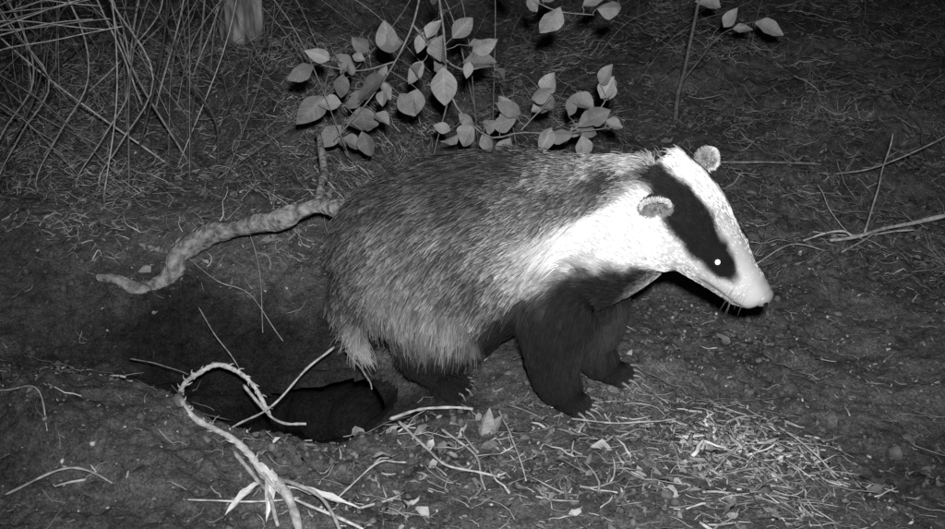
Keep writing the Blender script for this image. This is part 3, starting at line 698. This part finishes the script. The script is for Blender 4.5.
h2=bpy.data.hair_curves.new('ear_fur'); h2.add_curves([4]*len(pp)); h2.attributes['position'].data.foreach_set('vector',np.ascontiguousarray(pp,dtype=np.float32).ravel())
rr=np.tile(np.array([.0005,.00045,.0004,.0001]),(len(pp),1)); rr[-32:]*=.35
ra=h2.attributes.get('radius') or h2.attributes.new('radius','FLOAT','POINT'); ra.data.foreach_set('value',rr.astype(np.float32).ravel())
ta=h2.attributes.new('tone','FLOAT','POINT'); ta.data.foreach_set('value',np.repeat(tn,4).astype(np.float32))
h2.materials.append(M_fur); o=bpy.data.objects.new('ear_fur',h2); COL.objects.link(o); o.parent=badger
def pmat(name,c,rough,emi=0,spec=.5):
    m=bpy.data.materials.new(name); m.use_nodes=True; nt=m.node_tree; b_=nt.nodes['Principled BSDF']; b_.inputs['Roughness'].default_value=rough; b_.inputs['Specular IOR Level'].default_value=spec
    n_=nt.nodes.new('ShaderNodeTexNoise'); n_.inputs['Scale'].default_value=300; r_=nt.nodes.new('ShaderNodeValToRGB')
    r_.color_ramp.elements[0].color=(c*.7,c*.7,c*.7,1); r_.color_ramp.elements[1].color=(c,c,c,1); nt.links.new(n_.outputs['Fac'],r_.inputs['Fac']); nt.links.new(r_.outputs['Color'],b_.inputs['Base Color'])
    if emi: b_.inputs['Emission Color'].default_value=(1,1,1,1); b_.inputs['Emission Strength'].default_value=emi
    return m
M_eye=pmat('eye',.02,.08); M_eyeshine=pmat('eyeshine_glow',.9,.4,1.2); M_nose=pmat('nose_skin',.30,.45,0,.5); M_claw=pmat('claw',.18,.45); M_nos=pmat('nostril',.008,.7,0,.1)
for nm,p,sg in (('eye_right',eyeR,-1),('eye_left',eyeL,1)):
    v,f_=ell(p,(.0085,)*3); new_obj(nm,mesh_np(nm,v,f_),M_eye,badger)
    o_=nrm(sg*Lv*.72+Uv*.45+Fv*.25); v,f_=ell(p+o_*.0052,(.0046,)*3,None,10); new_obj(nm+'_eyeshine_glow',mesh_np('t',v,f_),M_eyeshine,badger)  # glowing bead imitates lamp light reflected by the eye
v,f_=ell(hd(.200,0,.002),(.0120,.0195,.0155),np.array([Fv,Lv,Uv])); new_obj('nose',mesh_np('nose',v,f_),M_nose,badger)
for sg in (-1,1):
    v,f_=ell(hd(.2075,sg*.0125,.004),(.0045,.0045,.0035),np.array([Fv,Lv,Uv]),10); new_obj('nostril',mesh_np('nostril',v,f_),M_nos,badger)
cl=[]
for tip,dd,l in paws:
    p0=tip+dd*.010+np.array([0,0,.003]); e_=p0+dd*l; e_[2]=float(ground(e_[0],e_[1]))+.001
    c_=catmull([p0,(p0+e_)/2+[0,0,.005],e_],8); cl.append((c_,np.linspace(.0030,.0006,8)))
v,f_=tubes(np.array([c_[0] for c_ in cl]),np.array([c_[1] for c_ in cl]),8)
new_obj('claws',mesh_np('claws',v,f_),M_claw,badger)
# ---------------- camera, light, world ----------------
cam=bpy.data.cameras.new('camera'); cam.angle=2*math.atan(472.5/1141); cam.clip_end=200; cam.clip_start=.02
co_=bpy.data.objects.new('camera',cam); COL.objects.link(co_); co_.location=(0,-1.80,.97); co_.rotation_euler=(math.radians(66),0,0); scene.camera=co_
sl=bpy.data.lights.new('infrared_lamp','SPOT'); sl.energy=265; sl.spot_size=math.radians(68); sl.spot_blend=1.0; sl.shadow_soft_size=.03; sl.color=(1,1,1)
so=bpy.data.objects.new('infrared_lamp',sl); COL.objects.link(so); so.location=(.03,-1.84,1.09)
tgt=Vector((.08,.20,.12)); so.rotation_euler=(tgt-so.location).to_track_quat('-Z','Y').to_euler()
w=bpy.data.worlds.new('World'); scene.world=w; w.use_nodes=True; nt=w.node_tree
sky=nt.nodes.new('ShaderNodeTexSky'); sky.sky_type='NISHITA'; sky.sun_disc=False; sky.sun_elevation=math.radians(3)
bw=nt.nodes.new('ShaderNodeRGBToBW'); nt.links.new(sky.outputs[0],bw.inputs[0]); nt.links.new(bw.outputs[0],nt.nodes['Background'].inputs[0]); nt.nodes['Background'].inputs[1].default_value=.01
try: w.cycles.sampling_method='NONE'
except Exception: pass
